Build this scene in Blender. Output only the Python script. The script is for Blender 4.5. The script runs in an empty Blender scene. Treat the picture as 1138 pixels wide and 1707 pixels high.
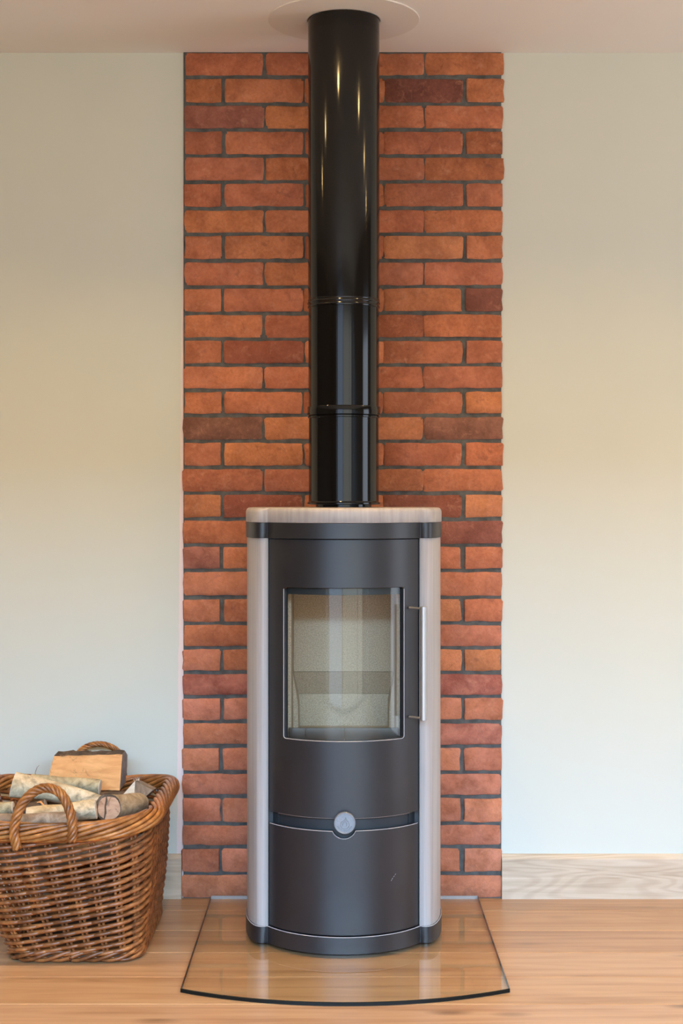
import bpy, bmesh, math, random
from mathutils import Vector, Matrix
from mathutils.geometry import delaunay_2d_cdt

random.seed(7)
C = bpy.context.scene.collection
scene = bpy.context.scene
PI = math.pi

# ------------------------------------------------------------------ camera
# X right, Y away from the camera (brick face at Y = 0), Z up from the floor
cam_d = bpy.data.cameras.new('camera')
cam_d.sensor_width = 36.0
cam_d.sensor_fit = 'AUTO'
cam_d.lens = 2581.0 / 1707.0 * 36.0
cam_d.shift_y = -21.5 / 1707.0
cam_d.clip_end = 60
cam = bpy.data.objects.new('camera', cam_d)
C.objects.link(cam)
cam.location = (0.0, -4.45, 1.148)
cam.rotation_euler = (PI / 2, 0, 0)
scene.camera = cam

# ------------------------------------------------------------------ world, lights, exposure
scene.view_settings.view_transform = 'Standard'
scene.view_settings.look = 'None'
scene.view_settings.gamma = 1.0
scene.view_settings.use_curve_mapping = False
scene.view_settings.exposure = 0.1
scene.cycles.use_denoising = True
scene.cycles.max_bounces = 10
scene.cycles.diffuse_bounces = 5
scene.cycles.transparent_max_bounces = 16
scene.cycles.caustics_reflective = False
scene.cycles.caustics_refractive = False

world = bpy.data.worlds.new('world')
scene.world = world
world.use_nodes = True
wn = world.node_tree
bg = wn.nodes['Background']
bg.inputs['Color'].default_value = (0.75, 0.87, 1.0, 1)
bg.inputs['Strength'].default_value = 0.6


def area_light(name, loc, rot, sx, sy, power, color, spread=PI):
    d = bpy.data.lights.new(name, 'AREA')
    d.shape = 'RECTANGLE'
    d.size, d.size_y = sx, sy
    d.energy = power
    d.color = color
    d.spread = spread
    o = bpy.data.objects.new(name, d)
    C.objects.link(o)
    o.location = loc
    o.rotation_euler = rot
    return o


# open sky beyond the glazed doors behind the camera, and the duller garden below it
area_light('sky_beyond_doors', (0.6, -8.6, 5.8), (math.radians(75), 0, 0), 9.0, 5.6, 8000, (0.36, 0.645, 1.0))
area_light('garden_left_door', (-0.95, -5.2, 1.20), (math.radians(90), 0, 0), 1.5, 2.4, 29, (0.52, 0.70, 1.0))
area_light('garden_right_doors', (1.05, -5.2, 1.10), (math.radians(90), 0, 0), 2.3, 2.2, 28, (0.95, 0.98, 0.86))
# daylight through the window in the right wall
area_light('daylight_window_right', (3.06, -1.2, 1.00), (math.radians(90), 0, math.radians(90)), 1.1, 1.8, 22, (0.74, 0.84, 1.0))

# ------------------------------------------------------------------ helpers


def mesh_obj(name, bm, mat, parent=None, smooth=None):
    me = bpy.data.meshes.new(name)
    bm.normal_update()
    bm.to_mesh(me)
    bm.free()
    if smooth is not None:
        me.polygons.foreach_set('use_smooth', [True] * len(me.polygons))
        me.set_sharp_from_angle(angle=math.radians(smooth))
    for m in (mat if isinstance(mat, (list, tuple)) else [mat]):
        me.materials.append(m)
    o = bpy.data.objects.new(name, me)
    C.objects.link(o)
    if parent:
        o.parent = parent
    return o


def dup(o, parent=None):
    c = o.copy()
    C.objects.link(c)
    if parent:
        c.parent = parent
    return c


def tag(o, label=None, cat=None, group=None, kind=None):
    if label:
        o['label'] = label
    if cat:
        o['category'] = cat
    if group:
        o['group'] = group
    if kind:
        o['kind'] = kind
    return o


def thing(name, label, cat, loc=(0, 0, 0), group=None):
    o = bpy.data.objects.new(name, None)
    o.empty_display_size = 0.05
    C.objects.link(o)
    o.location = loc
    return tag(o, label, cat, group)


def add_box(bm, x0, x1, y0, y1, z0, z1):
    v = [bm.verts.new(p) for p in ((x0, y0, z0), (x1, y0, z0), (x1, y1, z0), (x0, y1, z0),
                                   (x0, y0, z1), (x1, y0, z1), (x1, y1, z1), (x0, y1, z1))]
    for f in ((3, 2, 1, 0), (4, 5, 6, 7), (0, 1, 5, 4), (1, 2, 6, 5), (2, 3, 7, 6), (3, 0, 4, 7)):
        bm.faces.new([v[i] for i in f])
    return v


def box(name, x0, x1, y0, y1, z0, z1, mat, parent=None, bevel=0.0):
    bm = bmesh.new()
    add_box(bm, x0, x1, y0, y1, z0, z1)
    if bevel:
        bmesh.ops.bevel(bm, geom=bm.edges[:], offset=bevel, segments=2, affect='EDGES', profile=0.6)
    return mesh_obj(name, bm, mat, parent, 40 if bevel else None)


def add_tube(bm, pts, rad, n=8, closed=False, cap=True):
    pts = [Vector(p) for p in pts]
    N = len(pts)
    if not isinstance(rad, (list, tuple)):
        rad = [rad] * N
    tang = []
    for i in range(N):
        if closed:
            a, b = pts[(i - 1) % N], pts[(i + 1) % N]
        else:
            a, b = pts[max(i - 1, 0)], pts[min(i + 1, N - 1)]
        t = (b - a)
        tang.append(t.normalized() if t.length > 1e-9 else Vector((0, 0, 1)))
    up = Vector((0, 0, 1)) if abs(tang[0].z) < 0.9 else Vector((1, 0, 0))
    u = (up - tang[0] * up.dot(tang[0])).normalized()
    rings = []
    for i in range(N):
        t = tang[i]
        u = (u - t * u.dot(t))
        u = u.normalized() if u.length > 1e-6 else t.orthogonal().normalized()
        w = t.cross(u)
        rings.append([bm.verts.new(pts[i] + (u * math.cos(2 * PI * k / n) + w * math.sin(2 * PI * k / n)) * rad[i])
                      for k in range(n)])
    M = N if closed else N - 1
    for i in range(M):
        A, B = rings[i], rings[(i + 1) % N]
        for k in range(n):
            bm.faces.new((A[k], A[(k + 1) % n], B[(k + 1) % n], B[k]))
    if cap and not closed:
        bm.faces.new(rings[0][::-1])
        bm.faces.new(rings[-1])
    return rings


def add_lathe(bm, prof, n=64, cx=0.0, cy=0.0, cap_low=False, cap_high=False):
    """prof: list of (radius, z) going up."""
    rings = []
    for r, z in prof:
        rings.append([bm.verts.new((cx + r * math.cos(2 * PI * k / n), cy + r * math.sin(2 * PI * k / n), z))
                      for k in range(n)])
    for A, B in zip(rings, rings[1:]):
        for k in range(n):
            bm.faces.new((A[k], A[(k + 1) % n], B[(k + 1) % n], B[k]))
    if cap_low:
        bm.faces.new(rings[0][::-1])
    if cap_high:
        bm.faces.new(rings[-1])


def add_stack(bm, outlines):
    """outlines: list of (list of (x, y), z); all the same length, counter-clockwise from above."""
    rings = [[bm.verts.new((x, y, z)) for x, y in o] for o, z in outlines]
    n = len(rings[0])
    for A, B in zip(rings, rings[1:]):
        for k in range(n):
            bm.faces.new((A[k], A[(k + 1) % n], B[(k + 1) % n], B[k]))
    bm.faces.new(rings[0][::-1])
    bm.faces.new(rings[-1])


# ------------------------------------------------------------------ materials


class NT:
    def __init__(self, name):
        self.m = bpy.data.materials.new(name)
        self.m.use_nodes = True
        self.t = self.m.node_tree
        self.b = self.t.nodes['Principled BSDF']
        self.out = self.t.nodes['Material Output']

    def n(self, typ, **kw):
        x = self.t.nodes.new(typ)
        for k, v in kw.items():
            setattr(x, k, v)
        return x

    def l(self, a, b):
        self.t.links.new(a, b)

    def coords(self, scale=(1, 1, 1), kind='Object', randomize=0.0):
        tc = self.n('ShaderNodeTexCoord')
        mp = self.n('ShaderNodeMapping')
        mp.inputs['Scale'].default_value = scale
        src = tc.outputs[kind]
        if randomize:
            oi = self.n('ShaderNodeObjectInfo')
            vm = self.n('ShaderNodeVectorMath', operation='MULTIPLY_ADD')
            cb = self.n('ShaderNodeCombineXYZ')
            for i in range(3):
                self.l(oi.outputs['Random'], cb.inputs[i])
            self.l(cb.outputs[0], vm.inputs[0])
            vm.inputs[1].default_value = (randomize, randomize * 1.7, randomize * 0.6)
            self.l(src, vm.inputs[2])
            src = vm.outputs[0]
        self.l(src, mp.inputs['Vector'])
        return mp.outputs[0]

    def noise(self, vec, scale, detail=4, rough=0.55, dist=0.0):
        x = self.n('ShaderNodeTexNoise')
        x.inputs['Scale'].default_value = scale
        x.inputs['Detail'].default_value = detail
        x.inputs['Roughness'].default_value = rough
        x.inputs['Distortion'].default_value = dist
        self.l(vec, x.inputs['Vector'])
        return x.outputs['Fac']

    def ramp(self, fac, stops):
        r = self.n('ShaderNodeValToRGB')
        e = r.color_ramp.elements
        e[0].position, e[0].color = stops[0][0], (*stops[0][1], 1)
        e[1].position, e[1].color = stops[-1][0], (*stops[-1][1], 1)
        for p, c in stops[1:-1]:
            q = e.new(p)
            q.color = (*c, 1)
        self.l(fac, r.inputs['Fac'])
        return r.outputs['Color']

    def mix(self, fac, a, b, mode='MIX'):
        x = self.n('ShaderNodeMix', data_type='RGBA', blend_type=mode)
        for s, v in ((x.inputs['Factor'], fac), (x.inputs['A'], a), (x.inputs['B'], b)):
            if isinstance(v, (int, float)):
                s.default_value = v
            elif isinstance(v, tuple):
                s.default_value = (*v, 1) if len(v) == 3 else v
            else:
                self.l(v, s)
        return x.outputs['Result']

    def math(self, op, a, b=None):
        x = self.n('ShaderNodeMath', operation=op)
        for i, v in enumerate((a, b)):
            if v is None:
                continue
            if isinstance(v, (int, float)):
                x.inputs[i].default_value = v
            else:
                self.l(v, x.inputs[i])
        return x.outputs[0]

    def bump(self, h, strength=0.3, dist=0.002):
        b = self.n('ShaderNodeBump')
        b.inputs['Strength'].default_value = strength
        b.inputs['Distance'].default_value = dist
        self.l(h, b.inputs['Height'])
        self.l(b.outputs[0], self.b.inputs['Normal'])

    def color(self, c):
        if isinstance(c, tuple):
            self.b.inputs['Base Color'].default_value = (*c, 1)
        else:
            self.l(c, self.b.inputs['Base Color'])

    def set(self, rough=None, metal=None, spec=None):
        if rough is not None:
            if isinstance(rough, (int, float)):
                self.b.inputs['Roughness'].default_value = rough
            else:
                self.l(rough, self.b.inputs['Roughness'])
        if metal is not None:
            self.b.inputs['Metallic'].default_value = metal
        if spec is not None:
            self.b.inputs['Specular IOR Level'].default_value = spec
        return self.m


def m_plain(name, col, rough=0.5, metal=0.0, var=0.0, scale=20, bump=0.0, spec=0.5):
    t = NT(name)
    v = t.coords()
    f = t.noise(v, scale, 4)
    if var:
        t.color(t.ramp(f, [(0.3, tuple(c * (1 - var) for c in col)), (0.7, tuple(min(1, c * (1 + var)) for c in col))]))
    else:
        t.color(col)
    if bump:
        t.bump(f, bump, 0.002)
    return t.set(rough, metal, spec)


def m_wall():
    t = NT('painted_plaster')
    v = t.coords()
    f = t.noise(v, 60, 5, 0.6)
    paint = t.ramp(t.noise(v, 2.2, 3), [(0.35, (0.60, 0.605, 0.535)), (0.65, (0.615, 0.62, 0.55))])
    # bare pink plaster left unpainted in a ragged strip along the left of the brickwork
    sep = t.n('ShaderNodeSeparateXYZ')
    t.l(v, sep.inputs[0])
    edge = t.noise(t.coords((30, 1, 14)), 1.0, 5, 0.65)
    wide = t.math('MULTIPLY_ADD', t.math('SUBTRACT', 2.2, sep.outputs['Z']), 0.009)
    t.t.nodes[-1].inputs[2].default_value = 0.456
    lim = t.math('ADD', wide, t.math('MULTIPLY', t.math('SUBTRACT', edge, 0.5), 0.012))
    near = t.math('GREATER_THAN', sep.outputs['X'], t.math('MULTIPLY', lim, -1.0))
    left = t.math('LESS_THAN', sep.outputs['X'], 0.0)
    t.color(t.mix(t.math('MULTIPLY', near, left), paint, (0.76, 0.63, 0.60)))
    t.bump(f, 0.08, 0.001)
    return t.set(0.75, None, 0.25)


def m_brick():
    t = NT('handmade_brick')
    v = t.coords(randomize=13.0)
    oi = t.n('ShaderNodeObjectInfo')
    base = oi.outputs['Color']
    a = t.noise(v, 13, 6, 0.6, 0.3)
    b = t.noise(v, 40, 6, 0.68, 0.5)
    c = t.noise(v, 6, 3, 0.5)
    col = t.mix(t.math('MULTIPLY', t.ramp(a, [(0.36, (0, 0, 0)), (0.62, (1, 1, 1))]), 0.75), base,
                t.mix(1.0, base, (0.56, 0.50, 0.50), 'MULTIPLY'))
    lite = t.ramp(b, [(0.54, (0, 0, 0)), (0.72, (1, 1, 1))])
    col = t.mix(t.math('MULTIPLY', t.math('MULTIPLY', lite, c), 0.9), col, (0.58, 0.27, 0.16))
    dark = t.ramp(t.noise(v, 26, 6, 0.66, 0.8), [(0.32, (1, 1, 1)), (0.42, (0, 0, 0))])
    col = t.mix(t.math('MULTIPLY', dark, 0.42), col, (0.13, 0.05, 0.035))
    fine = t.noise(v, 120, 4, 0.7)
    col = t.mix(t.math('MULTIPLY', t.ramp(fine, [(0.38, (1, 1, 1)), (0.60, (0, 0, 0))]), 0.38), col, t.mix(1.0, col, (0.55, 0.48, 0.46), 'MULTIPLY'))
    # salt patches plus painted low daylight, as much as the brick's alpha says
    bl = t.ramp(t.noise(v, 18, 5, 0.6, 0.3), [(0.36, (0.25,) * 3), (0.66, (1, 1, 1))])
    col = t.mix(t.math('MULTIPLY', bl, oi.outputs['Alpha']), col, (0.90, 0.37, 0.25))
    t.color(col)
    h = t.math('ADD', t.math('MULTIPLY', a, 1.2), t.math('MULTIPLY', b, 0.9))
    t.bump(h, 0.6, 0.006)
    return t.set(0.85, None, 0.25)


def m_oak(name, c_dark, c_mid, c_lite, rough, axis=0, grain=1.0, bump=0.06, knots=True, randomize=17.0, spec=0.5, rings=70.0):
    t = NT(name)
    s = [26.0 * grain, 26.0 * grain, 26.0 * grain]
    s[axis] = 1.3 * grain
    v = t.coords(tuple(s), randomize=randomize)
    f1 = t.noise(v, 1.0, 6, 0.62, 0.7)
    s2 = [130.0, 130.0, 130.0]
    s2[axis] = 4.0
    f2 = t.noise(t.coords(tuple(s2), randomize=randomize), 1.0, 4, 0.6, 0.2)
    col = t.ramp(f1, [(0.28, c_dark), (0.50, c_mid), (0.72, c_lite)])
    col = t.mix(t.math('MULTIPLY', f2, 0.32), col, t.mix(1.0, col, (0.62, 0.52, 0.45), 'MULTIPLY'))
    if knots:
        sk = [9.0, 9.0, 9.0]
        sk[axis] = 3.2
        k = t.n('ShaderNodeTexVoronoi')
        t.l(t.coords(tuple(sk), randomize=randomize), k.inputs['Vector'])
        k.inputs['Scale'].default_value = 1.0
        km = t.ramp(k.outputs['Distance'], [(0.05, (1, 1, 1)), (0.20, (0, 0, 0))])
        wear = t.ramp(t.noise(v, 0.6, 2), [(0.44, (0, 0, 0)), (0.54, (1, 1, 1))])
        col = t.mix(t.math('MULTIPLY', t.math('MULTIPLY', km, wear), 0.75), col, tuple(x * 0.35 for x in c_dark))
    # growth-ring lines
    sr = [7.0 * grain, 7.0 * grain, 7.0 * grain]
    sr[axis] = 0.9 * grain
    ring = t.math('SINE', t.math('MULTIPLY', t.noise(t.coords(tuple(sr), randomize=randomize), 1.0, 2, 0.45, 0.3), rings))
    rm = t.ramp(t.math('MULTIPLY_ADD', ring, 0.5), [(0.30, (0, 0, 0)), (0.95, (1, 1, 1))])
    t.t.nodes[-2].inputs[2].default_value = 0.5
    col = t.mix(t.math('MULTIPLY', rm, 0.16 if name == 'oak_floor' else 0.34), col, t.mix(1.0, col, (0.66, 0.56, 0.50), 'MULTIPLY'))
    if name == 'oak_floor':
        oi = t.n('ShaderNodeObjectInfo')
        col = t.mix(1.0, col, oi.outputs['Color'], 'MULTIPLY')
    t.color(col)
    t.bump(f2, bump, 0.001)
    return t.set(t.math('MULTIPLY_ADD', f1, 0.12) if False else rough, None, spec)


def m_glass(name, tint, rough=0.01, f0=0.04):
    t = NT(name)
    lw = t.n('ShaderNodeLayerWeight')
    lw.inputs['Blend'].default_value = 0.5
    p = t.math('POWER', lw.outputs['Facing'], 5.0)
    fr = t.math('ADD', t.math('MULTIPLY', p, 1 - f0), f0)
    tr = t.n('ShaderNodeBsdfTransparent')
    tr.inputs['Color'].default_value = (*tint, 1)
    gl = t.n('ShaderNodeBsdfGlossy')
    gl.inputs['Roughness'].default_value = rough
    gl.inputs['Color'].default_value = (1, 1, 1, 1)
    mx = t.n('ShaderNodeMixShader')
    t.l(fr, mx.inputs[0])
    t.l(tr.outputs[0], mx.inputs[1])
    t.l(gl.outputs[0], mx.inputs[2])
    t.l(mx.outputs[0], t.out.inputs['Surface'])
    return t.m


def m_speckle():
    t = NT('vermiculite')
    v = t.coords()
    f = t.noise(v, 330, 3, 0.7)
    g = t.noise(v, 6, 3)
    col = t.ramp(f, [(0.34, (0.44, 0.32, 0.22)), (0.5, (0.61, 0.47, 0.34)), (0.66, (0.76, 0.62, 0.47))])
    col = t.mix(t.math('MULTIPLY', g, 0.25), col, (0.5, 0.42, 0.3))
    t.color(col)
    t.bump(f, 0.25, 0.001)
    return t.set(0.9, None, 0.2)


def m_steel_black():
    t = NT('black_stove_steel')
    v = t.coords()
    f = t.noise(v, 9, 5, 0.6, 0.4)
    t.color(t.ramp(f, [(0.3, (0.014, 0.012, 0.013)), (0.7, (0.020, 0.017, 0.018))]))
    g = t.noise(v, 900, 2)
    t.bump(g, 0.05, 0.0004)
    return t.set(0.40, 0.0, 0.6)


def m_flue():
    t = NT('black_flue_enamel')
    v = t.coords()
    f = t.noise(v, 14, 4)
    t.color((0.005, 0.004, 0.0036))
    return t.set(0.10, 0.0, 0.42)


def m_wood_panel(axis_scale):
    t = NT('limed_oak_panel')
    v = t.coords(axis_scale)
    f = t.noise(v, 1.0, 5, 0.6, 0.3)
    f2 = t.noise(t.coords(tuple(a * 4 for a in axis_scale)), 1.0, 3, 0.5)
    col = t.ramp(f, [(0.30, (0.325, 0.285, 0.265)), (0.5, (0.41, 0.365, 0.345)), (0.7, (0.48, 0.435, 0.415))])
    col = t.mix(t.math('MULTIPLY', f2, 0.35), col, (0.33, 0.275, 0.25))
    t.color(col)
    t.bump(f2, 0.05, 0.0006)
    return t.set(0.42, None, 0.45)


def m_wicker(name, ramp):
    t = NT(name)
    v = t.coords()
    f = t.noise(v, 38, 4, 0.6)
    g = t.noise(v, 9, 3)
    col = t.ramp(f, ramp)
    col = t.mix(t.math('MULTIPLY', t.ramp(g, [(0.4, (0, 0, 0)), (0.7, (1, 1, 1))]), 0.5), col, (0.20, 0.066, 0.018))
    oi = t.n('ShaderNodeObjectInfo')
    col = t.mix(1.0, col, t.ramp(oi.outputs['Random'], [(0.0, (0.62, 0.58, 0.55)), (0.5, (1.0, 1.0, 1.0)), (1.0, (1.3, 1.3, 1.3))]), 'MULTIPLY')
    t.color(col)
    t.bump(t.noise(v, 160, 3), 0.15, 0.001)
    return t.set(0.33, None, 0.5)


def m_bark(name, dark, mid, lite, streak=1.0):
    t = NT(name)
    v = t.coords()
    f = t.noise(v, 30, 6, 0.65, 0.8)
    g = t.noise(v, 10, 5, 0.6, 1.0)
    col = t.ramp(f, [(0.28, dark), (0.50, mid), (0.70, lite)])
    d = t.ramp(g, [(0.34, (1, 1, 1)), (0.44, (0, 0, 0))])
    col = t.mix(t.math('MULTIPLY', d, 0.75 * streak), col, tuple(x * 0.28 for x in mid))
    t.color(col)
    t.bump(t.math('ADD', f, t.noise(v, 120, 4)), 0.5, 0.003)
    return t.set(0.8, None, 0.25)


def m_cut(name, a, b):
    t = NT(name)
    v = t.coords((14, 60, 60))
    f = t.noise(v, 1.0, 5, 0.6, 0.5)
    col = t.ramp(f, [(0.3, a), (0.7, b)])
    d = t.ramp(t.noise(t.coords(), 26, 5, 0.7, 1.5), [(0.33, (1, 1, 1)), (0.41, (0, 0, 0))])
    col = t.mix(t.math('MULTIPLY', d, 0.6), col, tuple(x * 0.3 for x in a))
    t.color(col)
    t.bump(f, 0.35, 0.002)
    return t.set(0.75, None, 0.25)


M_WALL = m_wall()
M_ROOM = m_plain('painted_plaster_room', (0.16, 0.145, 0.125), 0.8)
M_CEIL = m_plain('white_ceiling_paint', (0.80, 0.765, 0.735), 0.8, var=0.01, scale=3)
M_PLATE = m_plain('flue_plate_paint', (0.72, 0.67, 0.63), 0.7)
M_MORTAR = m_plain('dark_grey_mortar', (0.095, 0.093, 0.086), 0.95, var=0.35, scale=40, bump=0.6)
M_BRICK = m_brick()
M_FLOOR = m_oak('oak_floor', (0.355, 0.165, 0.068), (0.505, 0.27, 0.13), (0.565, 0.325, 0.165), 0.34)
M_SKIRT = m_oak('pale_oak', (0.44, 0.33, 0.22), (0.60, 0.47, 0.34), (0.68, 0.55, 0.42), 0.5, grain=1.4, knots=False, rings=110.0)
M_SUBFLOOR = m_plain('subfloor', (0.55, 0.40, 0.26), 0.8)
M_STEEL = m_steel_black()
M_EDGE = m_plain('steel_edge_highlight', (0.40, 0.36, 0.36), 0.45)  # painted highlight: pale bevel colour standing in for reflected light
M_INNER = m_plain('dark_inner_steel', (0.018, 0.020, 0.023), 0.5)
M_GUARD = m_plain('brown_cast_iron', (0.055, 0.036, 0.028), 0.35)
M_FLUE = m_flue()
M_PANEL = m_wood_panel((95, 95, 1.4))
M_SLAB = m_wood_panel((85, 6, 6))
M_VERM = m_speckle()
M_GLASS = m_glass('stove_glass_clear', (0.97, 0.965, 0.94), 0.03, 0.022)
M_HEARTH = m_glass('hearth_glass_clear', (0.985, 0.985, 0.962), 0.01)
M_HBACK = m_plain('hearth_back_highlight', (0.50, 0.54, 0.56), 0.4)  # light caught along the back edge, painted as a pale colour
M_HUNDER = m_glass('hearth_glass_underside', (0.97, 0.985, 0.95), 0.01, 0.0)
for n_ in M_HUNDER.node_tree.nodes:
    if n_.type == 'MATH' and n_.operation == 'POWER':
        n_.inputs[1].default_value = 12.0      # resting on the boards: hardly any second reflection
M_HEDGE = m_plain('hearth_glass_edge', (0.006, 0.007, 0.006), 0.35, spec=0.2)
M_CHROME = m_plain('brushed_steel', (0.50, 0.46, 0.43), 0.5, 1.0)
M_KNOB = m_plain('cast_aluminium', (0.23, 0.235, 0.25), 0.5, 0.5, var=0.12, scale=300, bump=0.1)
M_SCUFF = m_plain('scuff_white', (0.45, 0.45, 0.48), 0.7)
M_WICKER = m_wicker('brown_willow', [(0.30, (0.11, 0.032, 0.009)), (0.52, (0.27, 0.085, 0.023)), (0.72, (0.44, 0.16, 0.045))])
M_RIM = m_wicker('orange_willow', [(0.30, (0.17, 0.055, 0.012)), (0.50, (0.37, 0.128, 0.027)), (0.70, (0.56, 0.225, 0.055))])
M_DARKWOOD = m_plain('dark_wicker_base', (0.08, 0.035, 0.015), 0.8)
M_BIRCH = m_bark('cream_birch_bark', (0.36, 0.255, 0.14), (0.64, 0.485, 0.30), (0.80, 0.63, 0.43))
M_HAZEL = m_bark('green_grey_bark', (0.22, 0.155, 0.08), (0.44, 0.335, 0.19), (0.60, 0.475, 0.29))
M_BROWNBARK = m_bark('brown_bark', (0.14, 0.085, 0.05), (0.28, 0.19, 0.125), (0.42, 0.31, 0.22), 0.6)
M_TANBARK = m_bark('tan_bark', (0.22, 0.14, 0.07), (0.40, 0.27, 0.15), (0.55, 0.40, 0.25), 0.6)
M_DARKBARK = m_bark('dark_bark', (0.05, 0.032, 0.022), (0.11, 0.07, 0.045), (0.2, 0.135, 0.09))
M_SPLIT = m_cut('split_orange_wood', (0.72, 0.30, 0.10), (0.92, 0.46, 0.18))
M_CUTPALE = m_cut('pale_cut_wood', (0.66, 0.53, 0.40), (0.82, 0.70, 0.56))
M_CUTPINK = m_cut('pinkish_cut_wood', (0.44, 0.22, 0.12), (0.72, 0.42, 0.26))
M_CUTGREY = m_cut('grey_weathered_wood', (0.26, 0.20, 0.17), (0.42, 0.34, 0.29))
M_LAMP = NT('downlight_lens')
M_LAMP.b.inputs['Emission Color'].default_value = (1.0, 0.78, 0.52, 1)
M_LAMP.b.inputs['Emission Strength'].default_value = 4
M_LAMP = M_LAMP.m
M_WHITE = m_plain('white_frame_paint', (0.8, 0.8, 0.8), 0.4)

# ------------------------------------------------------------------ room shell
ZC = 2.434
XL, XR, YB = -4.2, 3.0, -4.9
WY = 0.012

o = box('wall_back', XL - 0.1, XR + 0.1, WY, WY + 0.1, -0.05, ZC + 0.1, M_WALL)
tag(o, 'pale painted wall behind the stove', kind='structure')
o = box('ceiling', XL - 0.1, XR + 0.1, YB - 0.1, WY + 0.1, ZC, ZC + 0.08, M_CEIL)
tag(o, 'white ceiling', kind='structure')
o = box('wall_left', XL - 0.1, XL, YB, WY, -0.05, ZC, M_ROOM)
tag(o, kind='structure')
# right wall with a window opening, rear wall with wide glazed doors
bm = bmesh.new()
add_box(bm, XR, XR + 0.1, -0.6, WY, -0.05, ZC)
add_box(bm, XR, XR + 0.1, YB, -1.8, -0.05, ZC)
add_box(bm, XR, XR + 0.1, -1.8, -0.6, -0.05, 0.08)
add_box(bm, XR, XR + 0.1, -1.8, -0.6, 2.12, ZC)
tag(mesh_obj('wall_right', bm, M_ROOM), kind='structure')
bm = bmesh.new()
add_box(bm, XL, -2.02, YB - 0.1, YB, -0.05, ZC)
add_box(bm, -2.02, XR, YB - 0.1, YB, 2.25, ZC)
tag(mesh_obj('wall_rear', bm, M_ROOM), kind='structure')
bm = bmesh.new()
for x in (-2.0, -0.15, 1.5, 2.96):
    add_box(bm, x - 0.035, x + 0.035, YB - 0.08, YB - 0.02, 0.0, 2.25)
tag(mesh_obj('window_1', bm, M_WHITE), kind='structure')

# floor: boards 0.2 m wide running along X
floor = box('floor', XL, XR, YB - 0.1, WY, -0.06, -0.018, M_SUBFLOOR)
tag(floor, 'oak board floor', kind='structure')
BW = 0.2


def plank_mesh(length):
    bm = bmesh.new()
    b = 0.0028
    zt, zb = 0.0, -0.018
    x0, x1, y0, y1 = 0.0003, length - 0.0003, 0.0003, BW - 0.0003
    lo = [bm.verts.new(p) for p in ((x0, y0, zb), (x1, y0, zb), (x1, y1, zb), (x0, y1, zb))]
    md = [bm.verts.new(p) for p in ((x0, y0, zt - 0.0012), (x1, y0, zt - 0.0012), (x1, y1, zt - 0.0012), (x0, y1, zt - 0.0012))]
    hi = [bm.verts.new(p) for p in ((x0 + b, y0 + b, zt), (x1 - b, y0 + b, zt), (x1 - b, y1 - b, zt), (x0 + b, y1 - b, zt))]
    for A, B in ((lo, md), (md, hi)):
        for k in range(4):
            bm.faces.new((A[k], A[(k + 1) % 4], B[(k + 1) % 4], B[k]))
    bm.faces.new(hi)
    return bm


plank_src = {}
nplank = 0
# seams lie at Y = -0.13, -0.327, -0.526, ...
y = 0.07
row = 0
while y > YB:
    ylo = y - BW
    if row == 0:
        pass
    joints = {0: [-4.2, -1.35, 1.25, 3.0], 1: [-4.2, -1.7, 1.9, 3.0], 2: [-4.2, -1.45, 1.45, 3.0], 3: [-4.2, -1.15, 1.15, 3.0],
              4: [-4.2, -1.9, 1.3, 3.0], 5: [-4.2, -1.3, 1.9, 3.0]}.get(row)
    if joints is None:
        a = random.uniform(-2.2, -0.4)
        joints = [-4.2, a, a + random.uniform(1.6, 2.2), 3.0]
    for ja, jb in zip(joints, joints[1:]):
        L = round(jb - ja, 3)
        if L not in plank_src:
            src = mesh_obj('plank', plank_mesh(L), M_FLOOR, floor)
            plank_src[L] = src
            p = src
        else:
            p = dup(plank_src[L], floor)
        p.location = (ja, ylo, 0)
        k = random.uniform(0.90, 1.08)
        p.color = (k * random.uniform(0.98, 1.03), k, k * random.uniform(0.92, 1.04), 1)
        nplank += 1
    y = ylo
    row += 1


# skirting boards either side of the brickwork, chamfered on top
def skirting(name, x0, x1, label):
    bm = bmesh.new()
    prof = [(WY, 0.0), (-0.007, 0.0), (-0.007, 0.1145), (-0.0045, 0.118), (0.006, 0.1265), (WY, 0.1265)]
    A = [bm.verts.new((x0, py, pz)) for py, pz in prof]
    B = [bm.verts.new((x1, py, pz)) for py, pz in prof]
    n = len(prof)
    for k in range(n):
        bm.faces.new((A[k], B[k], B[(k + 1) % n], A[(k + 1) % n]))
    bm.faces.new(A)
    bm.faces.new(B[::-1])
    bmesh.ops.recalc_face_normals(bm, faces=bm.faces[:])
    return tag(mesh_obj(name, bm, M_SKIRT), label, kind='structure')


skirting('baseboard_left', XL, -0.4595, 'pale oak skirting board left of the brickwork')
skirting('baseboard_right', 0.4605, XR, 'pale oak skirting board right of the brickwork')

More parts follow.
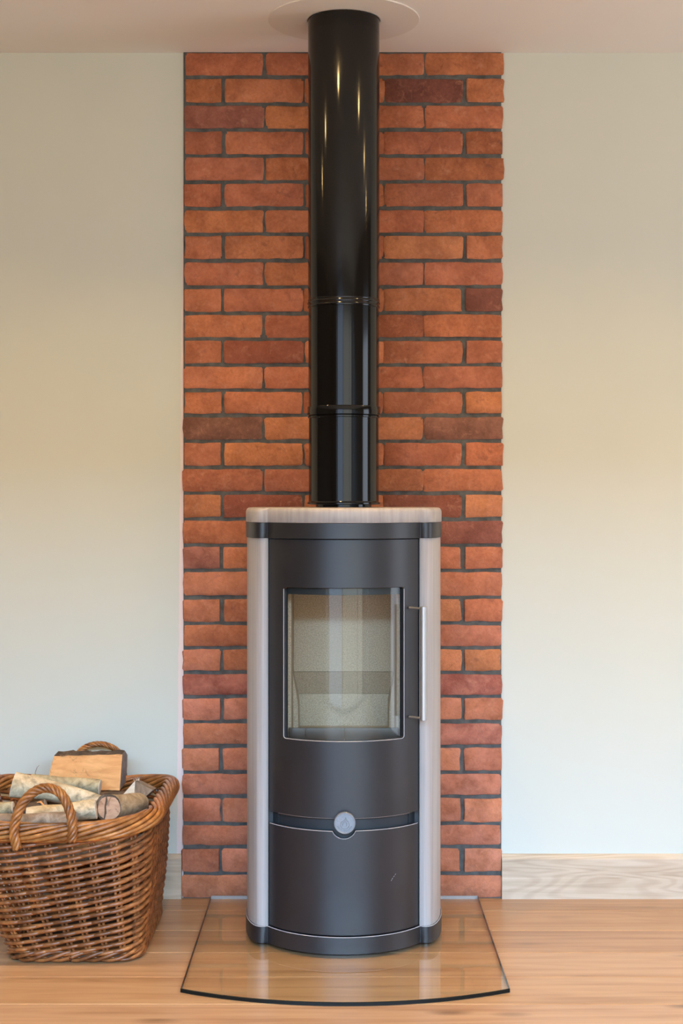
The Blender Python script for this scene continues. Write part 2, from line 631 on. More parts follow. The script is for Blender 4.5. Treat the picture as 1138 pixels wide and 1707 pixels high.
# ------------------------------------------------------------------ recessed downlights in the ceiling
for i, x in enumerate((-1.94, -1.06, -0.18, 0.70, 1.58, 2.46)):
    place = ('first', 'second', 'third', 'fourth', 'fifth', 'sixth')[i]
    t = thing('downlight', place + ' round recessed ceiling downlight counted from the left wall', 'downlight', (x, -0.95, ZC),
              'row of ceiling downlights')
    bm = bmesh.new()
    add_lathe(bm, [(0.045, -0.001), (0.047, -0.006), (0.058, -0.006), (0.061, 0.0)], 32)
    mesh_obj('bezel', bm, M_WHITE, t, 40)
    bm = bmesh.new()
    add_lathe(bm, [(0.0005, -0.002), (0.045, -0.002)], 24)
    mesh_obj('lens', bm, M_LAMP, t)
    ld = bpy.data.lights.new('downlight_bulb', 'AREA')
    ld.shape = 'DISK'
    ld.size = 0.085
    ld.energy = 5.0
    ld.spread = math.radians(120)
    ld.color = (1.0, 0.67, 0.27)
    lo = bpy.data.objects.new('downlight_bulb', ld)
    C.objects.link(lo)
    lo.parent = t
    lo.location = (0, 0, -0.008)
    pd = bpy.data.lights.new('wall_top_fill', 'POINT')  # added fill light beside the bulb, lifts the upper wall and ceiling
    pd.shadow_soft_size = 0.025
    pd.energy = 2.0
    pd.color = (1.0, 0.67, 0.27)
    po = bpy.data.objects.new('wall_top_fill', pd)
    C.objects.link(po)
    po.parent = t
    po.location = (0, 0, -0.035)

# ------------------------------------------------------------------ brick panel
panel = thing('brick_panel', 'tall panel of red handmade bricks with dark mortar behind the stove', 'brickwork', (0, 0, 0))
bm = bmesh.new()
add_box(bm, -0.4545, 0.4595, 0.0055, 0.0125, 0.0, ZC)
bmesh.ops.subdivide_edges(bm, edges=bm.edges[:], cuts=20, use_grid_fill=True)
for v in bm.verts:
    if abs(v.co.y - 0.0055) < 1e-5 and abs(v.co.x) < 0.45:
        v.co.y += random.uniform(-0.0012, 0.0012)
mesh_obj('mortar', bm, M_MORTAR, panel)


def brick_mesh(L, H=0.0655, seed=0, rough=1.0):
    rnd = random.Random(seed)
    bm = bmesh.new()
    nx, nz = (9, 4) if L > 0.15 else (6, 4)
    D = 0.018
    front = {}
    bow = rnd.uniform(-0.0012, 0.0012)
    skew = rnd.uniform(-0.0012, 0.0012)
    chip = rnd.choice([(0, 0), (nx, 0), (0, nz), (nx, nz), None, None])
    for i in range(nx + 1):
        for k in range(nz + 1):
            u, w = i / nx, k / nz
            ex, ez = min(i, nx - i), min(k, nz - k)
            # first ring sits close to the edge to round it off
            if ex == 1:
                u = 0.025 if i == 1 else 0.975
            if ez == 1:
                w = 0.10 if k == 1 else 0.90
            x = (u - 0.5) * L
            z = (w - 0.5) * H
            y = rnd.uniform(-0.0014, 0.0014)
            if ex == 0 or ez == 0:
                y += 0.0035
            if ez == 0:
                z += rnd.uniform(-0.0014, 0.0014) * rough + bow * math.sin(u * PI) + skew * (u - 0.5)
            if ex == 0:
                x += rnd.uniform(-0.0024, 0.0024) * rough
            if ex == 0 and ez == 0:
                x *= 0.985 if L > 0.15 else 0.97
                z *= 0.95
                if chip == (i, k):
                    x *= 0.97
                    z *= 0.86
            front[i, k] = (x, y, z)
    V = {k: bm.verts.new(c) for k, c in front.items()}
    for i in range(nx):
        for k in range(nz):
            bm.faces.new((V[i, k], V[i + 1, k], V[i + 1, k + 1], V[i, k + 1]))
    loop = [(i, 0) for i in range(nx)] + [(nx, k) for k in range(nz)] + [(i, nz) for i in range(nx, 0, -1)] + [(0, k) for k in range(nz, 0, -1)]
    back = [bm.verts.new((V[p].co.x, D, V[p].co.z)) for p in loop]
    n = len(loop)
    for a in range(n):
        b = (a + 1) % n
        bm.faces.new((V[loop[b]], V[loop[a]], back[a], back[b]))
    bm.faces.new(back)
    bmesh.ops.recalc_face_normals(bm, faces=bm.faces[:])
    return bm


L_FULL, L_HALF = 0.2258, 0.1082
full_src = [mesh_obj('brick', brick_mesh(L_FULL, seed=s), M_BRICK, panel, 38) for s in range(12)]
half_src = [mesh_obj('brick', brick_mesh(L_HALF, seed=50 + s), M_BRICK, panel, 38) for s in range(8)]
used = set()
# course tops read off the wall, metres above the floor
TOPS = [2.4307, 2.3570, 2.2790, 2.2045, 2.1300, 2.0550, 1.9790, 1.9050, 1.8290, 1.7535, 1.6775, 1.6030, 1.5285, 1.4560, 1.3840, 1.3095,
        1.2340, 1.1600, 1.0855, 1.0100, 0.9375, 0.8600, 0.7855, 0.7150, 0.6440, 0.5750, 0.5025, 0.4320, 0.3570, 0.2870, 0.2095, 0.1425, 0.0665]
ORANGE = (0.47, 0.180, 0.085)
RED = (0.40, 0.138, 0.078)
DARK = (0.22, 0.082, 0.064)
BROWN = (0.20, 0.098, 0.072)
LIGHT = (0.51, 0.205, 0.092)
special = {(1, 3): DARK, (2, 0): DARK, (4, 0): RED, (5, 0): RED, (9, 4): DARK, (11, 1): (0.26, 0.075, 0.042), (14, 0): BROWN, (14, 3): BROWN,
           (17, 1): (0.25, 0.075, 0.045), (17, 3): (0.24, 0.075, 0.045), (18, 3): DARK, (19, 0): DARK, (24, 0): (0.25, 0.07, 0.05),
           (24, 3): (0.24, 0.065, 0.05), (26, 3): (0.25, 0.07, 0.05), (22, 3): RED, (28, 3): RED, (25, 0): RED, (3, 3): RED, (15, 3): RED,
           (1, 0): ORANGE, (1, 1): ORANGE, (2, 1): LIGHT, (6, 0): ORANGE, (7, 1): ORANGE, (7, 3): LIGHT, (9, 3): ORANGE, (14, 1): LIGHT,
           (14, 2): LIGHT, (13, 4): LIGHT, (15, 1): LIGHT, (17, 0): LIGHT, (17, 4): LIGHT, (21, 3): LIGHT, (23, 4): LIGHT}
for r, zt in enumerate(TOPS):
    zb = TOPS[r + 1] + 0.0 if r + 1 < len(TOPS) else 0.0035
    h = (zt - zb - 0.0105) if r + 1 < len(TOPS) else zt - zb
    lean = -0.0075 * r / 32
    if r % 2 == 0:
        xs = [(-0.4505, L_FULL), (-0.2175, L_FULL), (0.0115, L_FULL), (0.2395, L_FULL)]
    else:
        xs = [(-0.4505, L_HALF), (-0.3345, L_FULL), (-0.1035, L_FULL), (0.1235, L_FULL), (0.3585, L_HALF)]
    for c, (x0, L) in enumerate(xs):
        pool = full_src if L > 0.15 else half_src
        i = random.randrange(len(pool))
        src = pool[i]
        if (L > 0.15, i) in used:
            b = dup(src, panel)
        else:
            b = src
            used.add((L > 0.15, i))
        jl = random.uniform(-0.0025, 0.0025)
        b.location = (x0 + L / 2 + lean + random.uniform(-0.0015, 0.0015), random.uniform(-0.0015, 0.0015), zb + 0.0105 * (r + 1 < len(TOPS)) + h / 2)
        b.scale = ((L + jl) / L, 1.0, h / 0.0655)
        b.rotation_euler = (0, random.uniform(-0.004, 0.004), 0)
        if random.random() < 0.5 and False:
            b.rotation_euler[1] += PI
        col = special.get((r, c))
        if col is None:
            q = random.random()
            col = tuple(p * (1 - q) + s * q for p, s in zip(RED, ORANGE))
        k = random.uniform(0.86, 1.14)
        bloom_and_light = random.uniform(0.18, 0.48) if r >= 24 else random.uniform(0.04, 0.34) if r >= 19 else random.uniform(0.0, 0.20)  # lower courses get more: brighter light near the floor, painted into the colour
        b.color = (col[0] * k * 1.20, col[1] * k * 1.13, col[2] * k * 1.0, bloom_and_light)
for i, s in enumerate(full_src):
    if (True, i) not in used:
        bpy.data.objects.remove(s)
for i, s in enumerate(half_src):
    if (False, i) not in used:
        bpy.data.objects.remove(s)

# ------------------------------------------------------------------ flue pipe and ceiling plate
SX = 0.006                      # stove centre line
PY = -0.297                     # flue axis
flue = thing('flue_pipe', 'glossy black round flue pipe rising from the stove to the ceiling', 'pipe', (SX, PY, 1.126))
B0 = 1.126


def flue_part(name, prof, **kw):
    bm = bmesh.new()
    add_lathe(bm, [(r, z - B0) for r, z in prof], 96, **kw)
    return mesh_obj(name, bm, M_FLUE, flue, 35)


flue_part('spigot', [(0.0745, 1.1262), (0.0745, 1.135)], cap_low=True)
flue_part('base_ring', [(0.060, 1.1335), (0.0955, 1.1335), (0.0978, 1.1350), (0.0978, 1.1385), (0.0955, 1.1402), (0.0940, 1.1425)])
flue_part('lower_section', [(0.0940, 1.1420), (0.0940, 1.3680)])
flue_part('collar', [(0.0940, 1.3640), (0.0962, 1.3655), (0.0962, 1.3690), (0.0950, 1.3705), (0.0980, 1.3725), (0.0982, 1.3740),
                     (0.0982, 1.3925), (0.0972, 1.3950), (0.0945, 1.3955)])
flue_part('middle_section', [(0.0948, 1.3950), (0.0948, 1.6600)])
flue_part('collar', [(0.0948, 1.6585), (0.0965, 1.6595), (0.0972, 1.6625), (0.0965, 1.6650), (0.0955, 1.6665), (0.0962, 1.6685), (0.0978, 1.6705),
                     (0.0980, 1.6730), (0.0966, 1.6755), (0.0958, 1.6770), (0.0966, 1.6785), (0.0968, 1.6800), (0.0958, 1.6815)])
flue_part('upper_section', [(0.0958, 1.6810), (0.0958, 2.4285), (0.0968, 2.4295), (0.0968, ZC - 0.0035)])

bm = bmesh.new()
add_lathe(bm, [(0.0985, -0.003), (0.2015, -0.003), (0.2025, -0.0022), (0.2025, 0.0)], 96)
pl = mesh_obj('ceiling_plate', bm, M_PLATE, None, 35)
pl.location = (SX, PY, ZC)
tag(pl, 'off-white round plate on the ceiling around the black flue pipe', 'plate')

# ------------------------------------------------------------------ glass hearth plate
HT = 0.010


def hearth():
    bm = bmesh.new()
    hw = 0.383
    out = [(-hw, -0.006), (-hw, -0.850)]
    n = 32
    sag = 0.098
    R = (hw * hw + sag * sag) / (2 * sag)
    for k in range(1, n):
        x = -hw + 2 * hw * k / n
        out.append((x, -(0.850 - (R - sag) + math.sqrt(R * R - x * x))))
    out += [(hw, -0.850), (hw, -0.006)]
    c = 0.0012
    inn = [(x * (1 - c / hw), y + (c if y < -0.1 else -c)) for x, y in out]
    rings = [[bm.verts.new((x, y, z)) for x, y in o] for o, z in ((inn, 0.0003), (out, c), (out, HT - c), (inn, HT))]
    m = len(out)
    for A, B in zip(rings, rings[1:]):
        for k in range(m):
            f = bm.faces.new((A[k], A[(k + 1) % m], B[(k + 1) % m], B[k]))
            f.material_index = 3 if f.calc_center_median().y > -0.0075 else 1
    bm.faces.new(rings[0][::-1]).material_index = 2
    bm.faces.new(rings[-1])
    o = mesh_obj('glass_hearth', bm, [M_HEARTH, M_HEDGE, M_HUNDER, M_HBACK])
    o.location = (0.0085, 0, 0)
    return tag(o, 'clear glass floor plate with a curved dark front edge under the stove', 'hearth')


hearth()

# ------------------------------------------------------------------ stove
# local frame: origin on the hearth under the stove's centre line at the wall; depth d towards the room is -Y
stove = thing('wood_stove', 'tall black wood-burning stove with curved glass door and pale wood sides', 'stove', (SX, 0, HT))
Z0 = HT
RC, CY = 0.2336, 0.3519         # the bowed front: radius and centre depth
HALF = 0.195


def front_d(x, R=RC):
    return CY + math.sqrt(max(R * R - x * x, 0))


SIDE = [(0.222, 0.105), (0.232, 0.112), (0.246, 0.16), (0.256, 0.215), (0.2605, 0.27), (0.2605, 0.325), (0.2565, 0.375), (0.2490, 0.418),
        (0.2400, 0.449), (0.2310, 0.4695), (0.2240, 0.479), (0.2165, 0.4842), (0.2090, 0.4853), (0.2020, 0.4835), (0.1970, 0.4800)]


def plan(inset=0.0):
    right = [(x - inset * 0.9, d - inset * (1 if d > 0.3 else -0.5)) for x, d in SIDE]
    th = math.asin(HALF / RC)
    n = 36
    arc = []
    for k in range(n + 1):
        a = th - 2 * th * k / n
        arc.append(((RC - inset) * math.sin(a), CY + (RC - inset) * math.cos(a)))
    left = [(-x, d) for x, d in reversed(right)]
    return right + arc + left       # viewed with d up: goes counter-clockwise


def to_world(outline):
    # (x, d) -> (x, -d) flips the winding, so reverse
    return [(x, -d) for x, d in reversed(outline)]


def ring_part(name, levels, mat, smooth=35, highlight=False):
    bm = bmesh.new()
    add_stack(bm, [(to_world(plan(i)), z - Z0) for i, z in levels])
    if highlight:  # top bevel takes the painted highlight colour
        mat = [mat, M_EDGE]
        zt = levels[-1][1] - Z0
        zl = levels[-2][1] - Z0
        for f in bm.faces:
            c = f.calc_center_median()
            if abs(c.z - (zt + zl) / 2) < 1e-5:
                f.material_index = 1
    return mesh_obj(name, bm, mat, stove, smooth)


ring_part('base_plinth', [(0.001, Z0), (0.0, Z0 + 0.001), (0.0, 0.0526), (0.0012, 0.0538)], M_STEEL, highlight=True)
ring_part('top_band', [(0.0008, 1.0480), (0.0, 1.0488), (0.0, 1.0872), (0.0008, 1.0880)], M_STEEL)
ring_part('top_slab', [(0.0012, 1.0880), (0.0, 1.0892), (0.0, 1.1140), (0.0008, 1.1180), (0.0030, 1.1222), (0.0065, 1.1250), (0.0110, 1.1260)], M_SLAB, 50)


def in_poly(x, y, poly):
    c = False
    j = len(poly) - 1
    for i in range(len(poly)):
        xi, yi = poly[i]
        xj, yj = poly[j]
        if (yi > y) != (yj > y) and x < (xj - xi) * (y - yi) / (yj - yi) + xi:
            c = not c
        j = i
    return c


def densify(poly, step=0.012):
    out = []
    for (x0, y0), (x1, y1) in zip(poly, poly[1:] + poly[:1]):
        n = max(1, int(math.hypot(x1 - x0, y1 - y0) / step))
        for k in range(n):
            out.append((x0 + (x1 - x0) * k / n, y0 + (y1 - y0) * k / n))
    return out


def curved_panel(name, outline, holes, R, t, mat, parent, chamfer=0.0, highlight=None):
    """outline, holes: (x, z) polygons on the bowed front; the sheet has radius R and thickness t inwards."""
    def uv(poly):
        return densify([(R * math.asin(max(-1, min(1, x / R))), z) for x, z in poly])
    O = uv(outline)
    Hs = [uv(h) for h in holes]
    V, E = [], []
    for P in [O] + Hs:
        b = len(V)
        V += P
        E += [(b + i, b + (i + 1) % len(P)) for i in range(len(P))]
    us = [p[0] for p in O]
    zs = [p[1] for p in O]
    bd = list(V)
    u = math.ceil(min(us) / 0.011) * 0.011
    while u < max(us):
        z = min(zs) + 0.015
        while z < max(zs):
            if in_poly(u, z, O) and not any(in_poly(u, z, h) for h in Hs):
                if min((u - a) ** 2 + (z - b2) ** 2 for a, b2 in bd) > 0.005 ** 2:
                    V.append((u, z))
            z += 0.025
        u += 0.011
    ov, oe, of, *_ = delaunay_2d_cdt([Vector(p) for p in V], E, [], 0, 1e-6)
    tris = []
    for f in of:
        cx = sum(ov[i].x for i in f) / len(f)
        cz = sum(ov[i].y for i in f) / len(f)
        if in_poly(cx, cz, O) and not any(in_poly(cx, cz, h) for h in Hs):
            tris.append(f)
    bm = bmesh.new()

    def pt(p, r):
        a = p.x / R
        return (r * math.sin(a), -(CY + r * math.cos(a)), p.y - Z0)
    A = [bm.verts.new(pt(p, R)) for p in ov]
    B = [bm.verts.new(pt(p, R - t)) for p in ov]
    cnt = {}
    for f in tris:
        bm.faces.new([A[i] for i in f])
        bm.faces.new([B[i] for i in reversed(f)])
        for i, j in zip(f, list(f[1:]) + [f[0]]):
            cnt[(i, j)] = cnt.get((i, j), 0) + 1
    for (i, j) in cnt:
        if (j, i) not in cnt:
            bm.faces.new((A[j], A[i], B[i], B[j]))
    bmesh.ops.delete(bm, geom=[v for v in bm.verts if not v.link_faces], context='VERTS')
    bmesh.ops.recalc_face_normals(bm, faces=bm.faces[:])
    if chamfer:
        ed = [e for e in bm.edges if len(e.link_faces) == 2 and e.calc_face_angle(0) > 1.2]
        res = bmesh.ops.bevel(bm, geom=ed, offset=chamfer, segments=1, affect='EDGES')
        if highlight:  # chosen bevel faces take the painted edge highlight
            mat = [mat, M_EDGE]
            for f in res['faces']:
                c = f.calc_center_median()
                if highlight(c.x, c.z + Z0) and math.hypot(c.x, -c.y - CY) > R - 0.003:
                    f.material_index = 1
    return mesh_obj(name, bm, mat, parent, 30)


def rrect(x0, x1, z0, z1, r, n=5):
    pts = []
    for cx, cz, a0 in ((x1 - r, z1 - r, 0), (x0 + r, z1 - r, 90), (x0 + r, z0 + r, 180), (x1 - r, z0 + r, 270)):
        for k in range(n + 1):
            a = math.radians(a0 + 90 * k / n)
            pts.append((cx + r * math.cos(a), cz + r * math.sin(a)))
    return pts


RD = RC - 0.0040
DW = 0.1905
door = curved_panel('door', [(-DW, 0.3486), (DW, 0.3486), (DW, 1.0468), (-DW, 1.0468)],
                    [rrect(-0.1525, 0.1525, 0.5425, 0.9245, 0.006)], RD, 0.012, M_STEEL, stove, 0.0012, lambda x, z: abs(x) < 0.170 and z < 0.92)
# lower panel with the half-round cut-out below the knob
KZ = 0.3426
cut = [(0.031 * math.cos(math.radians(a)), 0.3300 + 0.031 * math.sin(math.radians(a))) for a in range(-21, -160, -8)]
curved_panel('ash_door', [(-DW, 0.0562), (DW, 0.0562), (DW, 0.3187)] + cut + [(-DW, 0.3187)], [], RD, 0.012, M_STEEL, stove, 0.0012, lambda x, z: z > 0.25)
# carcass behind the doors
RB = RC - 0.020
curved_panel('carcass', [(-0.182, 0.0545), (0.182, 0.0545), (0.182, 1.0470), (-0.182, 1.0470)],
             [rrect(-0.1560, 0.1560, 0.5270, 0.9300, 0.004)], RB, 0.003, M_INNER, stove)
# dark blocks that close the air slot at either end
for s in (-1, 1):
    a = math.asin(0.1905 / RC) * s
    bm = bmesh.new()
    add_box(bm, -0.0045, 0.0045, -0.004, 0.016, 0.3150 - Z0, 0.3520 - Z0)
    ob = mesh_obj('slot_end', bm, M_INNER, stove)
    ob.location = ((RC - 0.016) * math.sin(a) - 0.012 * s, -(CY + (RC - 0.016) * math.cos(a)) - 0.006, 0)
    ob.rotation_euler = (0, 0, -a if False else a)
# glass pane in the door
curved_panel('glass_pane', [(-0.1545, 0.5405), (0.1545, 0.5405), (0.1545, 0.9265), (-0.1545, 0.9265)], [], RD - 0.0085, 0.0035, M_GLASS, door)
# dark frame between glass and firebox
curved_panel('glass_frame', [(-0.160, 0.5300), (0.160, 0.5300), (0.160, 0.9400), (-0.160, 0.9400)],
             [rrect(-0.1435, 0.1435, 0.5420, 0.9070, 0.004)], RD - 0.0145, 0.002, M_INNER, door)
# door handle: round bar on two flat arms
hx, hd = 0.2010, 0.5420
bm = bmesh.new()
add_tube(bm, [(hx, -hd, 0.5895 - Z0), (hx, -hd, 0.5900 - Z0), (hx, -hd, 0.8765 - Z0), (hx, -hd, 0.8770 - Z0)], [0.0080, 0.0088, 0.0088, 0.0080], 24)
handle = mesh_obj('handle', bm, M_CHROME, door, 40)
a = math.asin(0.1670 / RC)
bx, bd_ = 0.1670, front_d(0.1670) - 0.003
for z in (0.8715, 0.5945):
    bm = bmesh.new()
    add_tube(bm, [(bx, -bd_, z - Z0), (hx, -hd, z - Z0)], 0.0048, 16)
    for v in bm.verts:
        v.co.z = (z - Z0) + (v.co.z - (z - Z0)) * 0.62
    mesh_obj('handle_arm', bm, M_CHROME, handle, 40)


# wood side panels
def side_panel(sgn):
    pts = [(x - 0.003, d - 0.003 * (d > 0.44)) for x, d in SIDE]
    inner = [(0.1935, 0.4700), (0.1935, 0.4300), (0.2150, 0.4000), (0.2300, 0.3300), (0.2280, 0.2000), (0.2100, 0.1200)]
    poly = pts + inner
    w = [(x * sgn, -d) for x, d in poly]
    if sgn > 0:
        w = w[::-1]
    bm = bmesh.new()
    add_stack(bm, [(w, 0.0540 - Z0), (w, 1.0478 - Z0)])
    bmesh.ops.recalc_face_normals(bm, faces=bm.faces[:])
    return mesh_obj('side_panel', bm, M_PANEL, stove, 40)


side_panel(-1)
side_panel(1)
# inner side walls and back of the stove body
box('back_wall', -0.200, 0.200, -0.125, -0.112, 0.054 - Z0, 1.0478 - Z0, M_INNER, stove)
for s in (-1, 1):
    x0, x1 = sorted((0.1780 * s, 0.1932 * s))
    box('body_wall', x0, x1, -0.462, -0.125, 0.054 - Z0, 1.0478 - Z0, M_INNER, stove)

# firebox lining of pale speckled board
fire = thing('firebox', None, None)
fire.parent = stove
for k in ('label', 'category'):
    if k in fire:
        del fire[k]


def fbox(name, x0, x1, d0, d1, z0, z1, mat=M_VERM, bevel=0.0012):
    return box(name, x0, x1, -d1, -d0, z0 - Z0, z1 - Z0, mat, fire, bevel)


fbox('lining_back', -0.1800, 0.1800, 0.190, 0.218, 0.6765, 0.985)
fbox('lining_back', -0.1800, 0.1800, 0.130, 0.158, 0.500, 0.6085)
bm = bmesh.new()
v = [bm.verts.new(p) for p in ((-0.18, -0.2175, 0.6758 - Z0), (0.18, -0.2175, 0.6758 - Z0), (0.18, -0.1575, 0.6090 - Z0), (-0.18, -0.1575, 0.6090 - Z0),
                               (-0.18, -0.190, 0.6758 - Z0), (0.18, -0.190, 0.6758 - Z0), (0.18, -0.130, 0.6090 - Z0), (-0.18, -0.130, 0.6090 - Z0))]
for f in ((3, 2, 1, 0), (4, 5, 6, 7), (0, 1, 5, 4), (1, 2, 6, 5), (2, 3, 7, 6), (3, 0, 4, 7)):
    bm.faces.new([v[i] for i in f])
bmesh.ops.recalc_face_normals(bm, faces=bm.faces[:])
mesh_obj('lining_slope', bm, M_VERM, fire)
for s in (-1, 1):
    x0, x1 = sorted((0.1360 * s, 0.1650 * s))
    fbox('lining_side', x0, x1, 0.219, 0.440, 0.500, 0.985)
    # lower cheek that thickens towards the floor of the box
    bm = bmesh.new()
    prof = [(0.1358, 0.676), (0.1325, 0.655), (0.1262, 0.620), (0.1225, 0.590), (0.1215, 0.500), (0.1358, 0.500)]
    A = [bm.verts.new((x * s, -0.160, z - Z0)) for x, z in prof]
    Bv = [bm.verts.new((x * s, -0.290, z - Z0)) for x, z in prof]
    n = len(prof)
    for k in range(n):
        bm.faces.new((A[k], A[(k + 1) % n], Bv[(k + 1) % n], Bv[k]))
    bm.faces.new(A)
    bm.faces.new(Bv[::-1])
    bmesh.ops.recalc_face_normals(bm, faces=bm.faces[:])
    mesh_obj('lining_cheek', bm, M_VERM, fire)
fbox('lining_floor', -0.180, 0.180, 0.130, 0.440, 0.490, 0.520)
fbox('baffle', -0.180, 0.180, 0.200, 0.400, 0.9700, 0.9900, M_INNER)
# log retainer bar at the foot of the opening, in three lengths
for x0, x1 in ((-0.1420, -0.0993), (-0.0988, 0.0008), (0.0012, 0.1420)):
    fbox('log_guard', x0, x1, 0.452, 0.462, 0.5150, 0.5580, M_GUARD, 0.001)

# air control knob with a raised flame emblem
knob = thing('knob', None, None, (0.002, -0.6000, KZ - Z0))
for k in ('label', 'category'):
    if k in knob:
        del knob[k]
knob.parent = stove
RK = 0.0268


def disc_y(name, prof, mat, parent):
    """lathe about the Y axis: prof (radius, y) ; the face looks towards -Y."""
    bm = bmesh.new()
    add_lathe(bm, prof, 48, cap_high=True)
    bmesh.ops.rotate(bm, verts=bm.verts, cent=(0, 0, 0), matrix=Matrix.Rotation(PI / 2, 3, 'X'))
    return mesh_obj(name, bm, mat, parent, 35)


disc_y('knob_stem', [(0.012, -0.060), (0.012, -0.006)], M_INNER, knob)
disc_y('knob_face', [(RK - 0.002, -0.010), (RK, -0.008), (RK, 0.004), (RK - 0.0012, 0.0055), (RK - 0.0028, 0.0055), (RK - 0.0036, 0.0046), (0.0005, 0.0046)], M_KNOB, knob)
bm = bmesh.new()
flame = []
for k in range(20):
    a = PI * 0.62 + 2 * PI * 0.88 * k / 19
    flame.append((0.0108 * math.cos(a), -0.0052, -0.0035 + 0.0105 * math.sin(a)))
flame += [(0.0085, -0.0052, 0.0045), (0.0045, -0.0052, 0.0085), (0.0020, -0.0052, 0.0130), (0.0030, -0.0052, 0.0165)]
add_tube(bm, flame, 0.0007, 6)
add_tube(bm, [(-0.0050, -0.0052, 0.0030), (-0.0030, -0.0052, 0.0065), (0.0000, -0.0052, 0.0085), (0.0018, -0.0052, 0.0125)], 0.0007, 6)
add_tube(bm, [(-0.0048, -0.0052, -0.0070), (-0.0055, -0.0052, -0.0020), (-0.0020, -0.0052, 0.0015), (0.0005, -0.0052, 0.0060), (0.0035, -0.0052, 0.0020),
              (0.0055, -0.0052, -0.0030), (0.0040, -0.0052, -0.0080)], 0.0006, 6)
mesh_obj('flame_emblem', bm, M_KNOB, knob, 60)
# worn raised marks round the lower rim, too small to read
bm = bmesh.new()
for k in range(13):
    a = math.radians(205 + 130 * k / 12)
    c, s = math.cos(a), math.sin(a)
    add_tube(bm, [(0.0170 * c, -0.0050, 0.0170 * s), (0.0205 * c, -0.0050, 0.0205 * s)], 0.0006, 5)
mesh_obj('rim_marks', bm, M_KNOB, knob, 60)

# pale scuffs on the lower door
for (x, z, l) in ((0.1205, 0.1905, 0.006), (0.1245, 0.1955, 0.006), (0.1285, 0.2005, 0.005), (0.1185, 0.1870, 0.004)):
    r = RC + 0.0001
    bm = bmesh.new()
    p0 = Vector((x, -(CY + math.sqrt(r * r - x * x)), z - Z0))
    x2 = x + l * 0.5
    p1 = Vector((x2, -(CY + math.sqrt(r * r - x2 * x2)), z + l * 0.6 - Z0))
    add_tube(bm, [p0, (p0 + p1) / 2, p1], [0.0001, 0.0006, 0.0001], 5)
    mesh_obj('scuff', bm, M_SCUFF, stove)

# ------------------------------------------------------------------ wicker log basket
basket = thing('wicker_basket', 'brown wicker log basket with twisted rim and two handles on the floor', 'basket', (-0.72, -0.36, 0))
BO = Vector((-0.72, -0.36, 0))


def rr_loop(x0, x1, d0, d1, r):
    """rounded rectangle as a function of t in [0,1): starts at the front middle and runs right (seen from above)."""
    w, h = x1 - x0 - 2 * r, d1 - d0 - 2 * r
    q = PI * r / 2
    segs = [w / 2, q, h, q, w, q, h, q, w / 2]
    tot = sum(segs)
    cx = (x0 + x1) / 2

    def f(t):
        s = (t % 1.0) * tot
        if s < segs[0]:
            return Vector((cx + s, -d1, 0)), Vector((0, -1, 0))
        s -= segs[0]
        if s < q:
            a = s / r
            return Vector((x1 - r + r * math.sin(a), -(d1 - r + r * math.cos(a)), 0)), Vector((math.sin(a), -math.cos(a), 0))
        s -= q
        if s < h:
            return Vector((x1, -(d1 - r - s), 0)), Vector((1, 0, 0))
        s -= h
        if s < q:
            a = s / r
            return Vector((x1 - r + r * math.cos(a), -(d0 + r - r * math.sin(a)), 0)), Vector((math.cos(a), math.sin(a), 0))
        s -= q
        if s < w:
            return Vector((x1 - r - s, -d0, 0)), Vector((0, 1, 0))
        s -= w
        if s < q:
            a = s / r
            return Vector((x0 + r - r * math.sin(a), -(d0 + r - r * math.cos(a)), 0)), Vector((-math.sin(a), math.cos(a), 0))
        s -= q
        if s < h:
            return Vector((x0, -(d0 + r + s), 0)), Vector((-1, 0, 0))
        s -= h
        if s < q:
            a = s / r
            return Vector((x0 + r - r * math.cos(a), -(d1 - r + r * math.sin(a)), 0)), Vector((-math.cos(a), -math.sin(a), 0))
        s -= q
        return Vector((x0 + r + s, -d1, 0)), Vector((0, -1, 0))
    return f


bot = rr_loop(-0.825, -0.507, 0.130, 0.612, 0.060)
top = rr_loop(-0.965, -0.486, 0.050, 0.645, 0.110)
rimc = rr_loop(-0.980, -0.472, 0.036, 0.660, 0.125)
ZB, ZT = 0.020, 0.318


def saddle(t):
    p, n = rimc(t)
    return 0.5 + 0.5 * abs(p.x + 0.724) / 0.25 * 1.0


def rim_z(t):
    p, n = rimc(t)
    return 0.331 + 0.020 * min(1.0, abs(p.x + 0.724) / 0.25) ** 2


def wall_pt(t, k, off=0.0):
    """k 0..1 up the side; off outwards."""
    a, na = bot(t)
    b, nb = top(t)
    e = k ** 0.9
    p = a.lerp(b, e)
    n = na.lerp(nb, e).normalized()
    z = ZB + (rim_z(t) - 0.013 - ZB) * k
    bulge = 0.006 * math.sin(PI * k)
    q = p + n * (off + bulge)
    return Vector((q.x, q.y, z)) - BO


